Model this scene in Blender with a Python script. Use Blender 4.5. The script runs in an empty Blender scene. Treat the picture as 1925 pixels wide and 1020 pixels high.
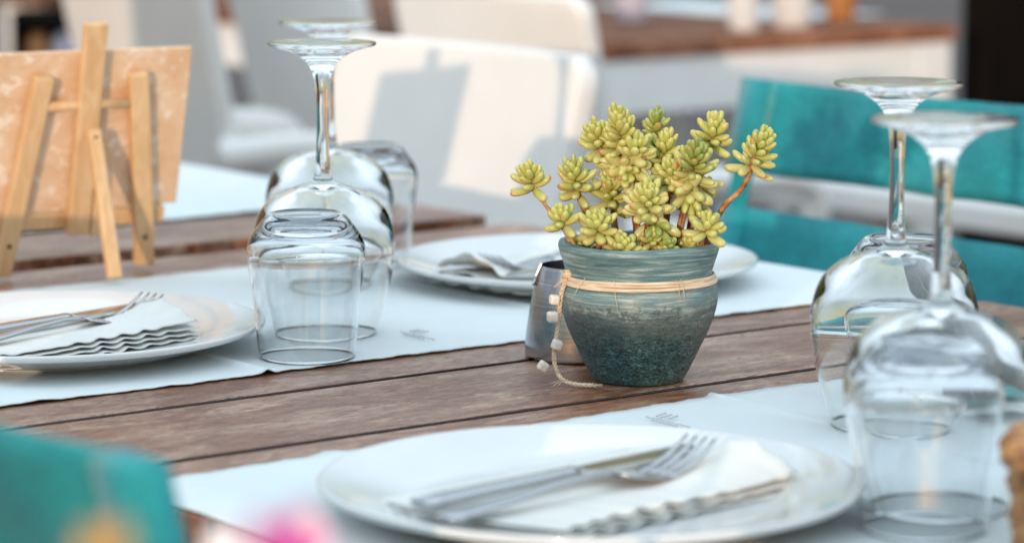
import bpy, bmesh, math, random
from math import sin, cos, pi, radians
from mathutils import Vector, Matrix
random.seed(7)
S = bpy.context.scene
C = S.collection

# ------------------------------------------------------------------ camera, sky, sun, exposure
# world axes: X runs along the table planks (chair to chair), Y along the row of tables, Z up
cd = bpy.data.cameras.new('camera'); cam = bpy.data.objects.new('camera', cd); C.objects.link(cam)
cam.location = (0, 0, 1.13)
cam.rotation_euler = (radians(90 - 8.2407), 0, radians(-37.5))
cd.sensor_width = 36; cd.lens = 36 * 5800 / 1925
cd.clip_end = 300; cd.clip_start = 0.05
cd.dof.use_dof = True; cd.dof.focus_distance = 2.17; cd.dof.aperture_fstop = 5.2
S.camera = cam

SUN_EL = 5.2
SUN_DIR = Vector((0.78, 0.62, 0)).normalized()          # horizontal travel of the sunlight
w = bpy.data.worlds.new('World'); S.world = w; w.use_nodes = True
wn = w.node_tree.nodes; wl = w.node_tree.links
sky = wn.new('ShaderNodeTexSky'); sky.sky_type = 'NISHITA'; sky.sun_disc = False
sky.sun_elevation = radians(SUN_EL)
sky.sun_rotation = math.atan2(-SUN_DIR.x, -SUN_DIR.y)   # direction towards the sun, clockwise from +Y
sky.air_density = 1.0; sky.dust_density = 0.6; sky.ozone_density = 1.0
# thin bright evening cloud over the clear sky, brighter overhead
tcw = wn.new('ShaderNodeTexCoord'); sepw = wn.new('ShaderNodeSeparateXYZ'); wl.new(tcw.outputs['Generated'], sepw.inputs[0])
hgt = wn.new('ShaderNodeValToRGB'); wl.new(sepw.outputs['Z'], hgt.inputs[0])
hgt.color_ramp.elements[0].position = 0.0; hgt.color_ramp.elements[0].color = (.045, .045, .05, 1)
e_ = hgt.color_ramp.elements.new(0.17); e_.color = (.14, .14, .15, 1)
e_ = hgt.color_ramp.elements.new(0.38); e_.color = (.70, .80, .88, 1)
hgt.color_ramp.elements[-1].position = 0.85; hgt.color_ramp.elements[-1].color = (1.02, 1.20, 1.31, 1)
cn = wn.new('ShaderNodeTexNoise'); cn.inputs['Scale'].default_value = 2.6; cn.inputs['Detail'].default_value = 5; cn.inputs['Roughness'].default_value = .58
wl.new(tcw.outputs['Generated'], cn.inputs['Vector'])
cr = wn.new('ShaderNodeValToRGB'); wl.new(cn.outputs['Fac'], cr.inputs[0])
cr.color_ramp.elements[0].position = .36; cr.color_ramp.elements[0].color = (.62, .64, .67, 1)
cr.color_ramp.elements[1].position = .64; cr.color_ramp.elements[1].color = (1.2, 1.19, 1.17, 1)
mul = wn.new('ShaderNodeMix'); mul.data_type = 'RGBA'; mul.blend_type = 'MULTIPLY'; mul.inputs[0].default_value = 1
wl.new(hgt.outputs[0], mul.inputs[6]); wl.new(cr.outputs[0], mul.inputs[7])
bg2 = wn.new('ShaderNodeBackground'); wl.new(mul.outputs[2], bg2.inputs[0]); bg2.inputs[1].default_value = 0.98
addw = wn.new('ShaderNodeAddShader')
wl.new(sky.outputs[0], wn['Background'].inputs[0]); wn['Background'].inputs[1].default_value = 0.06
wl.new(wn['Background'].outputs[0], addw.inputs[0]); wl.new(bg2.outputs[0], addw.inputs[1])
wl.new(addw.outputs[0], wn['World Output'].inputs[0])
ld = bpy.data.lights.new('sun', 'SUN'); sun = bpy.data.objects.new('sun', ld); C.objects.link(sun)
ld.energy = 1.6; ld.angle = radians(0.6); ld.color = (1.0, 0.72, 0.50)
d3 = Vector((SUN_DIR.x * cos(radians(SUN_EL)), SUN_DIR.y * cos(radians(SUN_EL)), -sin(radians(SUN_EL))))
sun.rotation_euler = d3.to_track_quat('-Z', 'Y').to_euler(); sun.location = (-6, -5, 4)
S.view_settings.view_transform = 'Standard'; S.view_settings.look = 'None'
S.view_settings.gamma = 1; S.view_settings.use_curve_mapping = False
S.view_settings.exposure = 0.47
S.render.engine = 'CYCLES'
cy = S.cycles
cy.max_bounces = 24; cy.transmission_bounces = 20; cy.glossy_bounces = 8; cy.diffuse_bounces = 4
cy.transparent_max_bounces = 16; cy.caustics_refractive = True; cy.caustics_reflective = True
cy.blur_glossy = 0.5; cy.sample_clamp_indirect = 6
cy.use_denoising = True

# ------------------------------------------------------------------ helpers
def link(o): C.objects.link(o); return o
def obj(name, bm, mat, parent=None, smooth=True, bevel=0, subsurf=0, solid=0, label=None):
    me = bpy.data.meshes.new(name)
    bmesh.ops.recalc_face_normals(bm, faces=bm.faces)
    bm.to_mesh(me); bm.free()
    if smooth:
        for p in me.polygons: p.use_smooth = True
    for m in (mat if isinstance(mat, (list, tuple)) else [mat]): me.materials.append(m)
    o = link(bpy.data.objects.new(name, me))
    if parent: o.parent = parent
    if solid:
        md = o.modifiers.new('thickness', 'SOLIDIFY'); md.thickness = solid; md.offset = 0
    if bevel:
        md = o.modifiers.new('bevel', 'BEVEL'); md.width = bevel; md.segments = 2; md.limit_method = 'ANGLE'; md.angle_limit = radians(40)
    if subsurf:
        md = o.modifiers.new('sub', 'SUBSURF'); md.levels = subsurf; md.render_levels = subsurf
    if label: o['label'] = label
    return o
def tag(o, label, cat, group=None, kind=None):
    if label: o['label'] = label
    if cat: o['category'] = cat
    if group: o['group'] = group
    if kind: o['kind'] = kind
    return o
def thing(name, label, cat, loc=(0, 0, 0), rz=0, group=None):
    o = link(bpy.data.objects.new(name, None)); o.location = loc; o.rotation_euler = (0, 0, rz)
    o.empty_display_size = .05
    return tag(o, label, cat, group)
def copy_tree(o, loc, rz, label, group=None):
    r = o.copy(); C.objects.link(r); r.location = loc; r.rotation_euler = (0, 0, rz)
    r['label'] = label
    if group: r['group'] = group
    for ch in list(o.children):
        c = ch.copy(); C.objects.link(c); c.parent = r
        for g in list(ch.children):
            q = g.copy(); C.objects.link(q); q.parent = c
    return r
def box(bm, x0, x1, y0, y1, z0, z1, M=None):
    vs = [bm.verts.new((x, y, z)) for z in (z0, z1) for y in (y0, y1) for x in (x0, x1)]
    if M:
        for q in vs: q.co = M @ q.co
    for f in ((0, 2, 3, 1), (4, 5, 7, 6), (0, 1, 5, 4), (2, 6, 7, 3), (0, 4, 6, 2), (1, 3, 7, 5)):
        bm.faces.new([vs[i] for i in f])
    return vs
def bar(bm, a, b, wx, wy, up=(0, 0, 1)):
    """square bar from a to b; wx across, wy along the 'up' side"""
    a = Vector(a); b = Vector(b); t = (b - a).normalized(); up = Vector(up)
    s = t.cross(up).normalized(); n = s.cross(t).normalized()
    vs = []
    for p in (a, b):
        for sx, sy in ((-1, -1), (1, -1), (1, 1), (-1, 1)):
            vs.append(bm.verts.new(p + s * (sx * wx / 2) + n * (sy * wy / 2)))
    for f in ((0, 1, 2, 3), (7, 6, 5, 4), (0, 4, 5, 1), (1, 5, 6, 2), (2, 6, 7, 3), (3, 7, 4, 0)):
        bm.faces.new([vs[i] for i in f])
def tube(bm, pts, radii, n=8, cap=True):
    pts = [Vector(p) for p in pts]
    if not isinstance(radii, (list, tuple)): radii = [radii] * len(pts)
    rings = []; prev = None
    for i, p in enumerate(pts):
        t = (pts[min(i + 1, len(pts) - 1)] - pts[max(i - 1, 0)]).normalized()
        if prev is None:
            a = Vector((0, 0, 1)) if abs(t.z) < .9 else Vector((1, 0, 0))
            s = t.cross(a).normalized()
        else:
            s = (prev - t * prev.dot(t)).normalized()
        prev = s; q = t.cross(s)
        rings.append([bm.verts.new(p + (s * cos(2 * pi * k / n) + q * sin(2 * pi * k / n)) * radii[i]) for k in range(n)])
    for i in range(len(rings) - 1):
        for k in range(n):
            bm.faces.new((rings[i][k], rings[i][(k + 1) % n], rings[i + 1][(k + 1) % n], rings[i + 1][k]))
    if cap:
        bm.faces.new(rings[0][::-1]); bm.faces.new(rings[-1])
def smooth_prof(pts, k=4):
    """Catmull-Rom through the profile points"""
    P = [Vector((a, b)) for a, b in pts]; out = []
    for i in range(len(P) - 1):
        p0 = P[max(i - 1, 0)]; p1 = P[i]; p2 = P[i + 1]; p3 = P[min(i + 2, len(P) - 1)]
        for j in range(k):
            t = j / k
            out.append(0.5 * ((2 * p1) + (p2 - p0) * t + (2 * p0 - 5 * p1 + 4 * p2 - p3) * t * t + (3 * p1 - p0 - 3 * p2 + p3) * t ** 3))
    out.append(P[-1])
    return [(max(q.x, 0), q.y) for q in out]
def lathe(bm, prof, n=64, close=False, f=None):
    rings = []
    for r, z in prof:
        if r < 1e-6:
            rings.append([bm.verts.new((0, 0, z))])
        else:
            ring = []
            for k in range(n):
                a = 2 * pi * k / n; rr, zz = (r, z) if f is None else f(r, z, a)
                ring.append(bm.verts.new((rr * cos(a), rr * sin(a), zz)))
            rings.append(ring)
    pairs = list(zip(rings, rings[1:]))
    if close: pairs.append((rings[-1], rings[0]))
    for A, B in pairs:
        for k in range(n):
            k2 = (k + 1) % n
            if len(A) == 1 and len(B) == 1: continue
            if len(A) == 1: bm.faces.new((A[0], B[k2], B[k]))
            elif len(B) == 1: bm.faces.new((A[k], A[k2], B[0]))
            else: bm.faces.new((A[k], A[k2], B[k2], B[k]))
def grid(bm, nx, ny, fn):
    V = [[bm.verts.new(fn(i / nx, j / ny)) for i in range(nx + 1)] for j in range(ny + 1)]
    for j in range(ny):
        for i in range(nx):
            bm.faces.new((V[j][i], V[j][i + 1], V[j + 1][i + 1], V[j + 1][i]))
    return V

# ------------------------------------------------------------------ materials
def mat(name, col=(.8, .8, .8), rough=.5, metal=0, spec=.5, **kw):
    m = bpy.data.materials.new(name); m.use_nodes = True
    b = m.node_tree.nodes['Principled BSDF']
    b.inputs['Base Color'].default_value = (*col, 1); b.inputs['Roughness'].default_value = rough
    b.inputs['Metallic'].default_value = metal; b.inputs['Specular IOR Level'].default_value = spec
    for k, v_ in kw.items(): b.inputs[k.replace('_', ' ')].default_value = v_
    return m
class N:
    def __init__(s, m): s.m = m; s.t = m.node_tree; s.b = s.t.nodes['Principled BSDF']
    def new(s, typ, **kw):
        n = s.t.nodes.new('ShaderNode' + typ)
        for k, v_ in kw.items():
            if k in n.inputs.keys() if hasattr(n.inputs, 'keys') else False: n.inputs[k].default_value = v_
            else: setattr(n, k, v_)
        return n
    def l(s, a, b): s.t.links.new(a, b)
    def coords(s, scale=(1, 1, 1), kind='Object', rot=(0, 0, 0)):
        c = s.new('TexCoord'); mp = s.new('Mapping'); mp.inputs['Scale'].default_value = scale; mp.inputs['Rotation'].default_value = rot
        s.l(c.outputs[kind], mp.inputs['Vector']); return mp.outputs[0]
    def noise(s, vec, scale, detail=4, rough=.5, dist=0):
        n = s.new('TexNoise'); n.inputs['Scale'].default_value = scale; n.inputs['Detail'].default_value = detail
        n.inputs['Roughness'].default_value = rough; n.inputs['Distortion'].default_value = dist
        if vec is not None: s.l(vec, n.inputs['Vector'])
        return n.outputs['Fac']
    def ramp(s, fac, stops):
        r = s.new('ValToRGB'); e = r.color_ramp.elements
        while len(e) < len(stops): e.new(.5)
        for q, (p, c) in zip(e, stops):
            q.position = p; q.color = (*c, 1) if len(c) == 3 else c
        s.l(fac, r.inputs[0]); return r.outputs[0]
    def mix(s, fac, a, b, typ='MIX'):
        n = s.new('Mix', data_type='RGBA', blend_type=typ)
        for v_, i in ((fac, 0), (a, 6), (b, 7)):
            if hasattr(v_, 'is_linked') or hasattr(v_, 'links'): s.l(v_, n.inputs[i])
            elif i == 0: n.inputs[0].default_value = v_
            else: n.inputs[i].default_value = (*v_, 1)
        return n.outputs[2]
    def bump(s, h, strength=.3, dist=.001):
        b = s.new('Bump'); b.inputs['Strength'].default_value = strength; b.inputs['Distance'].default_value = dist
        s.l(h, b.inputs['Height']); s.l(b.outputs[0], s.b.inputs['Normal']); return b
    def math(s, op, a, b=0):
        n = s.new('Math', operation=op)
        for v_, i in ((a, 0), (b, 1)):
            if hasattr(v_, 'links'): s.l(v_, n.inputs[i])
            else: n.inputs[i].default_value = v_
        return n.outputs[0]

def wood_table(name, dark=(.15, .044, .018), light=(.50, .215, .108), grey=(.72, .475, .34)):
    m = mat(name, rough=.35); n = N(m)
    at = n.new('Attribute', attribute_name='plank'); off = n.new('VectorMath', operation='ADD')
    co = n.new('TexCoord'); n.l(co.outputs['Object'], off.inputs[0])
    sc_ = n.new('VectorMath', operation='SCALE'); sc_.inputs[3].default_value = 37.0
    n.l(at.outputs['Color'], sc_.inputs[0]); n.l(sc_.outputs[0], off.inputs[1])
    def mp(s):
        q = n.new('Mapping'); q.inputs['Scale'].default_value = s; n.l(off.outputs[0], q.inputs[0]); return q.outputs[0]
    fine = n.noise(mp((60, 460, 60)), 1, 7, .70, 1.6)
    broad = n.noise(mp((17, 105, 20)), 1, 5, .62, 2.8)
    patch = n.noise(mp((9, 24, 8)), 1, 4, .65, .8)
    c1 = n.ramp(broad, [(.28, dark), (.72, light)])
    c2 = n.ramp(fine, [(.36, (.16, .11, .10)), (.50, (.80, .76, .74)), (.64, (1.3, 1.26, 1.24))])
    c = n.mix(.85, c1, c2, 'MULTIPLY')
    pf = n.ramp(patch, [(.44, (0, 0, 0)), (.62, (1, 1, 1))])
    fs = n.ramp(fine, [(.42, (0, 0, 0)), (.58, (.95, .95, .95))])
    c = n.mix(n.mix(1, pf, fs, 'MULTIPLY'), c, grey)
    tone = n.ramp(at.outputs['Fac'], [(0, (.72, .70, .70)), (1, (1.2, 1.12, 1.05))])
    c = n.mix(1, c, tone, 'MULTIPLY')
    sd = n.new('SeparateColor'); n.l(at.outputs['Color'], sd.inputs[0])
    edge = n.new('Attribute', attribute_name='gap_shade')
    c = n.mix(edge.outputs['Fac'], c, (.028, .014, .011))  # shade of the gaps painted near-black into the plank side faces
    n.l(c, n.b.inputs['Base Color'])
    n.l(n.ramp(fine, [(.3, (.42, .42, .42)), (.7, (.20, .20, .20))]), n.b.inputs['Roughness'])
    n.bump(fine, .35, .0009)
    return m
M_wood = wood_table('weathered_teak')
M_wood_far = wood_table('background_teak', (.15, .06, .032), (.33, .15, .085), (.42, .22, .14))
nn = N(M_wood_far); M_wood_far.node_tree.links.remove(nn.b.inputs['Roughness'].links[0]); nn.b.inputs['Roughness'].default_value = .75; nn.b.inputs['Specular IOR Level'].default_value = .15

M_white = mat('white_paint', (.82, .81, .79), .45); n = N(M_white)
co = n.coords((1, 1, 1)); f = n.noise(co, 9, 4)
n.l(n.ramp(f, [(.3, (.78, .77, .755)), (.7, (.85, .84, .825))]), n.b.inputs['Base Color']); n.bump(n.noise(co, 60, 3), .15, .001)
M_whitefab = mat('white_vinyl', (.80, .785, .76), .55); n = N(M_whitefab)
co = n.coords(); f = n.noise(co, 6, 3)
n.l(n.ramp(f, [(.3, (.75, .735, .72)), (.7, (.82, .81, .79))]), n.b.inputs['Base Color']); n.bump(n.noise(co, 350, 2), .15, .0006)

M_teal = mat('teal_canvas', (.0, .2, .22), .75, Sheen_Weight=.15); n = N(M_teal)
co = n.coords(); wv = n.noise(n.coords((700, 90, 90)), 1, 2); wv2 = n.noise(n.coords((90, 90, 700)), 1, 2); big = n.noise(co, 9, 4, .6)
thr = n.ramp(n.noise(n.coords((260, 260, 260)), 1, 3, .7), [(.36, (.72, .74, .75)), (.62, (1.2, 1.16, 1.14))])
fad = n.ramp(n.noise(n.coords((3, 3, 9)), 2, 4, .6), [(.45, (0, 0, 0)), (.75, (.5, .5, .5))])
n.l(n.mix(1, n.mix(fad, n.ramp(big, [(.3, (.0, .18, .22)), (.7, (.004, .30, .335))]), (.03, .36, .38)), thr, 'MULTIPLY'), n.b.inputs['Base Color'])
n.bump(n.math('ADD', wv, wv2), .35, .0007)
M_tealwood = mat('teal_paint', (.0, .24, .26), .4); n = N(M_tealwood)
f = n.noise(n.coords((30, 30, 3)), 3, 4); n.l(n.ramp(f, [(.3, (.0, .21, .245)), (.7, (.005, .30, .33))]), n.b.inputs['Base Color']); n.bump(f, .2, .001)

M_stitch = mat('pale_thread', (.16, .42, .44), .8); n = N(M_stitch)
n.l(n.ramp(n.noise(n.coords(), 300, 2), [(.3, (.10, .34, .36)), (.7, (.24, .52, .52))]), n.b.inputs['Base Color'])
M_mat = mat('woven_cloth', (.70, .72, .72), .8, Sheen_Weight=.1); n = N(M_mat)
big = n.noise(n.coords(), 7, 4, .55)
n.l(n.ramp(big, [(.3, (.63, .685, .70)), (.7, (.70, .75, .76))]), n.b.inputs['Base Color'])
wx = n.new('TexWave', wave_type='BANDS', bands_direction='X'); wx.inputs['Scale'].default_value = 260; wx.inputs['Distortion'].default_value = .6
wy = n.new('TexWave', wave_type='BANDS', bands_direction='Y'); wy.inputs['Scale'].default_value = 260; wy.inputs['Distortion'].default_value = .6
tc = n.coords(); n.l(tc, wx.inputs[0]); n.l(tc, wy.inputs[0])
n.bump(n.math('ADD', wx.outputs['Fac'], wy.outputs['Fac']), .18, .0004)
M_hem = mat('cloth_hem', (.12, .07, .08), .8); n = N(M_hem)
n.l(n.ramp(n.noise(n.coords(), 120, 2), [(.3, (.08, .045, .05)), (.7, (.18, .12, .12))]), n.b.inputs['Base Color'])
M_print = mat('grey_print', (.36, .36, .38), .8); n = N(M_print)
n.l(n.ramp(n.noise(n.coords(), 400, 2), [(.3, (.44, .44, .46)), (.7, (.58, .585, .60))]), n.b.inputs['Base Color'])

M_porc = mat('porcelain', (.72, .72, .72), .12, 0, .5, Coat_Weight=.4, Coat_Roughness=.04); n = N(M_porc)
n.l(n.ramp(n.noise(n.coords(), 14, 3), [(.3, (.69, .695, .695)), (.7, (.74, .74, .735))]), n.b.inputs['Base Color'])
n.bump(n.noise(n.coords(), 22, 2), .06, .001)
M_napkin = mat('cotton_napkin', (.74, .73, .68), .85, Sheen_Weight=.2); n = N(M_napkin)
n.l(n.ramp(n.noise(n.coords(), 30, 3), [(.3, (.665, .665, .63)), (.7, (.73, .73, .70))]), n.b.inputs['Base Color'])
n.b.inputs['Subsurface Weight'].default_value = .0
n.bump(n.noise(n.coords((900, 900, 900)), 1, 2), .25, .0004)
M_steel = mat('polished_steel', (.44, .445, .46), .10, 1); n = N(M_steel)
n.l(n.ramp(n.noise(n.coords((40, 500, 40)), 1, 3), [(.3, (.09, .09, .09)), (.7, (.2, .2, .2))]), n.b.inputs['Roughness'])
M_brush = mat('brushed_steel', (.60, .58, .58), .27, 1, Anisotropic=.6); n = N(M_brush)
br = n.noise(n.coords((3, 3, 900)), 1, 4, .6)
n.l(n.ramp(br, [(.3, (.16, .16, .16)), (.7, (.28, .28, .28))]), n.b.inputs['Roughness'])
n.l(n.ramp(br, [(.3, (.30, .29, .31)), (.7, (.52, .51, .53))]), n.b.inputs['Base Color']); n.bump(br, .12, .0003)

def glass(name, ior=1.47, col=(.985, .995, .995)):
    m = mat(name, col, 0.0, 0, .5); b = m.node_tree.nodes['Principled BSDF']
    b.inputs['Transmission Weight'].default_value = 1; b.inputs['IOR'].default_value = ior
    n = N(m)
    sm = n.noise(n.coords(), 55, 2, .5)
    n.l(n.ramp(sm, [(.45, (0, 0, 0)), (.8, (.025, .025, .025))]), n.b.inputs['Roughness'])
    return m
M_glass = glass('clear_glass')
M_glass2 = glass('tumbler_glass', 1.49, (.965, .98, .99))

n = N(M_glass2); va = n.new('VolumeAbsorption'); va.inputs['Color'].default_value = (.30, .36, .46, 1); va.inputs['Density'].default_value = 9
n.l(va.outputs[0], n.t.nodes['Material Output'].inputs['Volume'])
M_pine = mat('raw_pine', (.6, .36, .17), .6); n = N(M_pine)
g = n.noise(n.coords((60, 60, 5)), 1.6, 4, .6, .8)
n.l(n.ramp(g, [(.3, (.60, .345, .155)), (.7, (.74, .50, .28))]), n.b.inputs['Base Color']); n.bump(g, .15, .0006)
M_ply = mat('chipboard', (.55, .3, .14), .7); n = N(M_ply)
a1 = n.noise(n.coords(), 28, 5, .65, 1.2); a2 = n.noise(n.coords(), 75, 3, .6)
c = n.ramp(a1, [(.3, (.64, .38, .21)), (.55, (.72, .50, .33)), (.75, (.78, .60, .45))])
n.l(n.mix(n.ramp(a2, [(.55, (0, 0, 0)), (.64, (.85, .85, .85))]), c, (.82, .70, .58)), n.b.inputs['Base Color']); n.bump(a2, .2, .0008)
M_hole = mat('dark_hole', (.02, .015, .01), .9)

# ground, backdrop
M_ground = mat('paving', (.2, .17, .165), .85); n = N(M_ground)
f1 = n.noise(n.coords(), 1.3, 6, .6); f2 = n.noise(n.coords(), 40, 3)
c = n.ramp(f1, [(.3, (.050, .036, .034)), (.7, (.095, .070, .067))])
n.l(n.mix(.3, c, n.ramp(f2, [(.3, (.04, .031, .03)), (.7, (.13, .10, .095))])), n.b.inputs['Base Color']); n.bump(f2, .3, .004)
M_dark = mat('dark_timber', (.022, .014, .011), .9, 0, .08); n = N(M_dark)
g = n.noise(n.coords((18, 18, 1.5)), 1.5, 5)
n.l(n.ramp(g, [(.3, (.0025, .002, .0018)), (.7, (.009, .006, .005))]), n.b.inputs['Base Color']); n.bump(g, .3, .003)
M_tan = mat('tan_wood', (.3, .13, .05), .6); n = N(M_tan)
g = n.noise(n.coords((12, 12, 2)), 2, 4)
n.l(n.ramp(g, [(.3, (.22, .09, .03)), (.7, (.36, .17, .07))]), n.b.inputs['Base Color'])

# ------------------------------------------------------------------ setting
bm = bmesh.new(); grid(bm, 24, 24, lambda a, b: (-60 + 120 * a, -40 + 120 * b, 0))
tag(obj('ground', bm, M_ground), 'grey brown paving of the terrace under the tables and chairs', 'ground', kind='structure')

# ------------------------------------------------------------------ tables
TZ = .74
def y_in(f, ys): y = f.calc_center_median().y; return ys[0] + .01 < y < ys[-1] - .01
def plank_top(bm, x0, x1, ys, z0, z1, gap=.0085, along='x'):
    lay = bm.loops.layers.color.new('plank'); ld_ = bm.loops.layers.color.new('gap_shade')
    for i, (a, b) in enumerate(zip(ys, ys[1:])):
        k0 = len(bm.faces)
        if along == 'x': box(bm, x0, x1, a + gap / 2, b - gap / 2, z0, z1)
        bm.faces.ensure_lookup_table()
        r = random.random()
        for f in bm.faces[k0:]:
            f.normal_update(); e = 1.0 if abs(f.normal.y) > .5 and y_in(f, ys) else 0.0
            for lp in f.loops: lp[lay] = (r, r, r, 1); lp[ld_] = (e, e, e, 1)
def table(name, label, x0, x1, ys, z=TZ, wood=M_wood, group='white framed tables with plank tops', apron=.085, inset=.05, leg=.075, topt=.028, leg_in=.20):
    y0, y1 = ys[0], ys[-1]
    t = thing(name, label, 'table', ((x0 + x1) / 2, (y0 + y1) / 2, 0), 0, group)
    cx, cy_ = t.location.x, t.location.y
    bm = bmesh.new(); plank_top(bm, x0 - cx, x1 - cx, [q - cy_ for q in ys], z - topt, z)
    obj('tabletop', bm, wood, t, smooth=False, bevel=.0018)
    hx = (x1 - x0) / 2 - inset; hy = (y1 - y0) / 2 - inset; th = .028
    bm = bmesh.new(); zt = z - topt - .001
    box(bm, -hx, hx, -hy, -hy + th, zt - apron, zt); box(bm, -hx, hx, hy - th, hy, zt - apron, zt)
    box(bm, -hx, -hx + th, -hy + th, hy - th, zt - apron, zt); box(bm, hx - th, hx, -hy + th, hy - th, zt - apron, zt)
    obj('apron', bm, M_white, t, smooth=False, bevel=.002)
    for sx in (-1, 1):
        for sy in (-1, 1):
            bm = bmesh.new(); e = .003
            xa = sx * (hx + e - leg_in); xb = sx * (hx - leg - leg_in); ya = sy * (hy + e); yb = sy * (hy - leg)
            box(bm, min(xa, xb), max(xa, xb), min(ya, yb), max(ya, yb), 0, zt - .0005)
            obj('leg', bm, M_white, t, smooth=False, bevel=.003)
    return t
ys1 = [.84 + .155 * i for i in range(10)] + [2.405]
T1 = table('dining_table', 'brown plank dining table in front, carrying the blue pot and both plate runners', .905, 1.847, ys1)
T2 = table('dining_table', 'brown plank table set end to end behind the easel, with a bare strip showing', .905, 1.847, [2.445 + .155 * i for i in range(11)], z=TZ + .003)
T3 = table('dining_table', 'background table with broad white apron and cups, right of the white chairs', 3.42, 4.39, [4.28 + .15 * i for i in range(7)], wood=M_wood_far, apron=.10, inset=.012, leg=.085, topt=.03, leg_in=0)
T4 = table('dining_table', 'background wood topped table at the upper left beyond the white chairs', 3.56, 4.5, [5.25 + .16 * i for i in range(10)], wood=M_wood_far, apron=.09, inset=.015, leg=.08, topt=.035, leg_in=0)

# ------------------------------------------------------------------ runners (cloth strips across the table)
def runner(name, label, x0, x1, y0, y1, z, creases, seed, mark=None):
    rnd = random.Random(seed); cx, cy_ = (x0 + x1) / 2, (y0 + y1) / 2
    ph = [rnd.uniform(0, 6.28) for _ in range(6)]
    L = x1 - x0; W = y1 - y0
    def fn(a, b):
        x = -L / 2 + L * a; y = -W / 2 + W * b
        sc = .0006 * sin(x * 250 + ph[0]) + .0007 * sin(x * 117 + ph[1]) + .0013 * sin(x * 23 + ph[4]) + .0004 * sin(x * 611 + ph[5])
        e = max(0, 1 - min(b, 1 - b) * W / .012)
        yy = y + (sc if b < .5 else -sc) * e
        zz = .0006 + .0009 * (1 + sin(x * 17 + y * 9 + ph[2]) * cos(y * 21 + ph[5])) * .5 + e * .0004 * (1 + sin(x * 190 + ph[3])) * .5
        for c, h, wd in creases:
            zz += h * math.exp(-((x + cx - c) / wd) ** 2)
        return Vector((x, yy, zz))
    bm = bmesh.new(); grid(bm, 520, 60, fn)
    o = obj(name, bm, M_mat, None, solid=.0008)
    o.location = (cx, cy_, z)
    tag(o, label, 'table runner', 'pale cloth runners across the tables')
    return o
RZ = TZ + .0006
R_far = runner('table_runner', 'pale blue white runner under the left plate and the plate behind the pot', .915, 1.846, 1.832, 2.292, RZ, [(1.185, .0030, .0045), (1.52, .0020, .005), (1.0, .001, .02)], 3)
R_near = runner('table_runner', 'pale runner under the large front plate and the front tumbler', .907, 1.846, .965, 1.566, RZ, [(1.375, .0026, .0045), (1.06, .0012, .01), (1.60, .002, .006)], 5)
R_back = runner('table_runner', 'blurred pale runner on the rear table beside the wooden easel', .915, 1.846, 2.603, 3.06, RZ + .003, [(1.3, .0015, .01)], 8)
def printed(parent, x, y, L):
    """small grey line of script, too blurred in the photo to spell"""
    bm = bmesh.new(); r = random.Random(2)
    px, py = parent.location.x, parent.location.y
    for k, (yy, hh) in enumerate(((.0, .012), (.006, .013), (.012, .011))):
        q = -L / 2 + yy
        tube(bm, [(x - px + .004, y - py - q, .0034), (x - px, y - py - q - .001, .0034), (x - px - hh + .004, y - py - q - .004, .0034)], .0006, 5)
    for xo, a, b in ((-.014, .0, 1.0), (-.019, .25, .85)):
        pts = []
        for i in range(24):
            tt = a + (b - a) * i / 23
            pts.append((x - px + xo + .0012 * sin(i * 1.9), y - py + L / 2 - L * tt, .0033))
        tube(bm, pts, .0004, 5)
    obj('printed_mark', bm, M_print, parent)
printed(R_near, 1.301, 1.510, .046)
printed(R_far, 1.372, 1.888, .046)

# ------------------------------------------------------------------ plates
def make_plate(label, x, y, z):
    t = None
    bm = bmesh.new()
    top = smooth_prof([(0, .0068), (.05, .0066), (.095, .0070), (.108, .0085), (.122, .0130), (.138, .0178), (.150, .0206), (.1535, .0213)], 4)
    lip = [(.1545, .0212), (.1553, .0204), (.1556, .0192), (.1550, .0180)]
    und = smooth_prof([(.1535, .0165), (.138, .0118), (.122, .0068), (.108, .0030), (.099, .0012), (.097, 0), (.092, 0), (.090, .0015), (.05, .0025), (0, .0025)], 3)
    lathe(bm, top + lip + und, 96)
    o = obj('dinner_plate', bm, M_porc); o.location = (x, y, z)
    return tag(o, label, 'plate', 'white dinner plates')
PZ = TZ + .0022
make_plate('large white plate nearest the camera, holding a ruffled napkin and cutlery', 1.083, 1.338, PZ)
make_plate('white plate at the left picture edge with layered napkin, knife and fork', 1.112, 2.011, PZ)
make_plate('white plate directly behind the potted succulent, reflecting the teal chair', 1.640, 2.046, PZ)
make_plate('white plate cut off by the right picture edge behind the tumbler', 1.625, 1.335, PZ)

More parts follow.
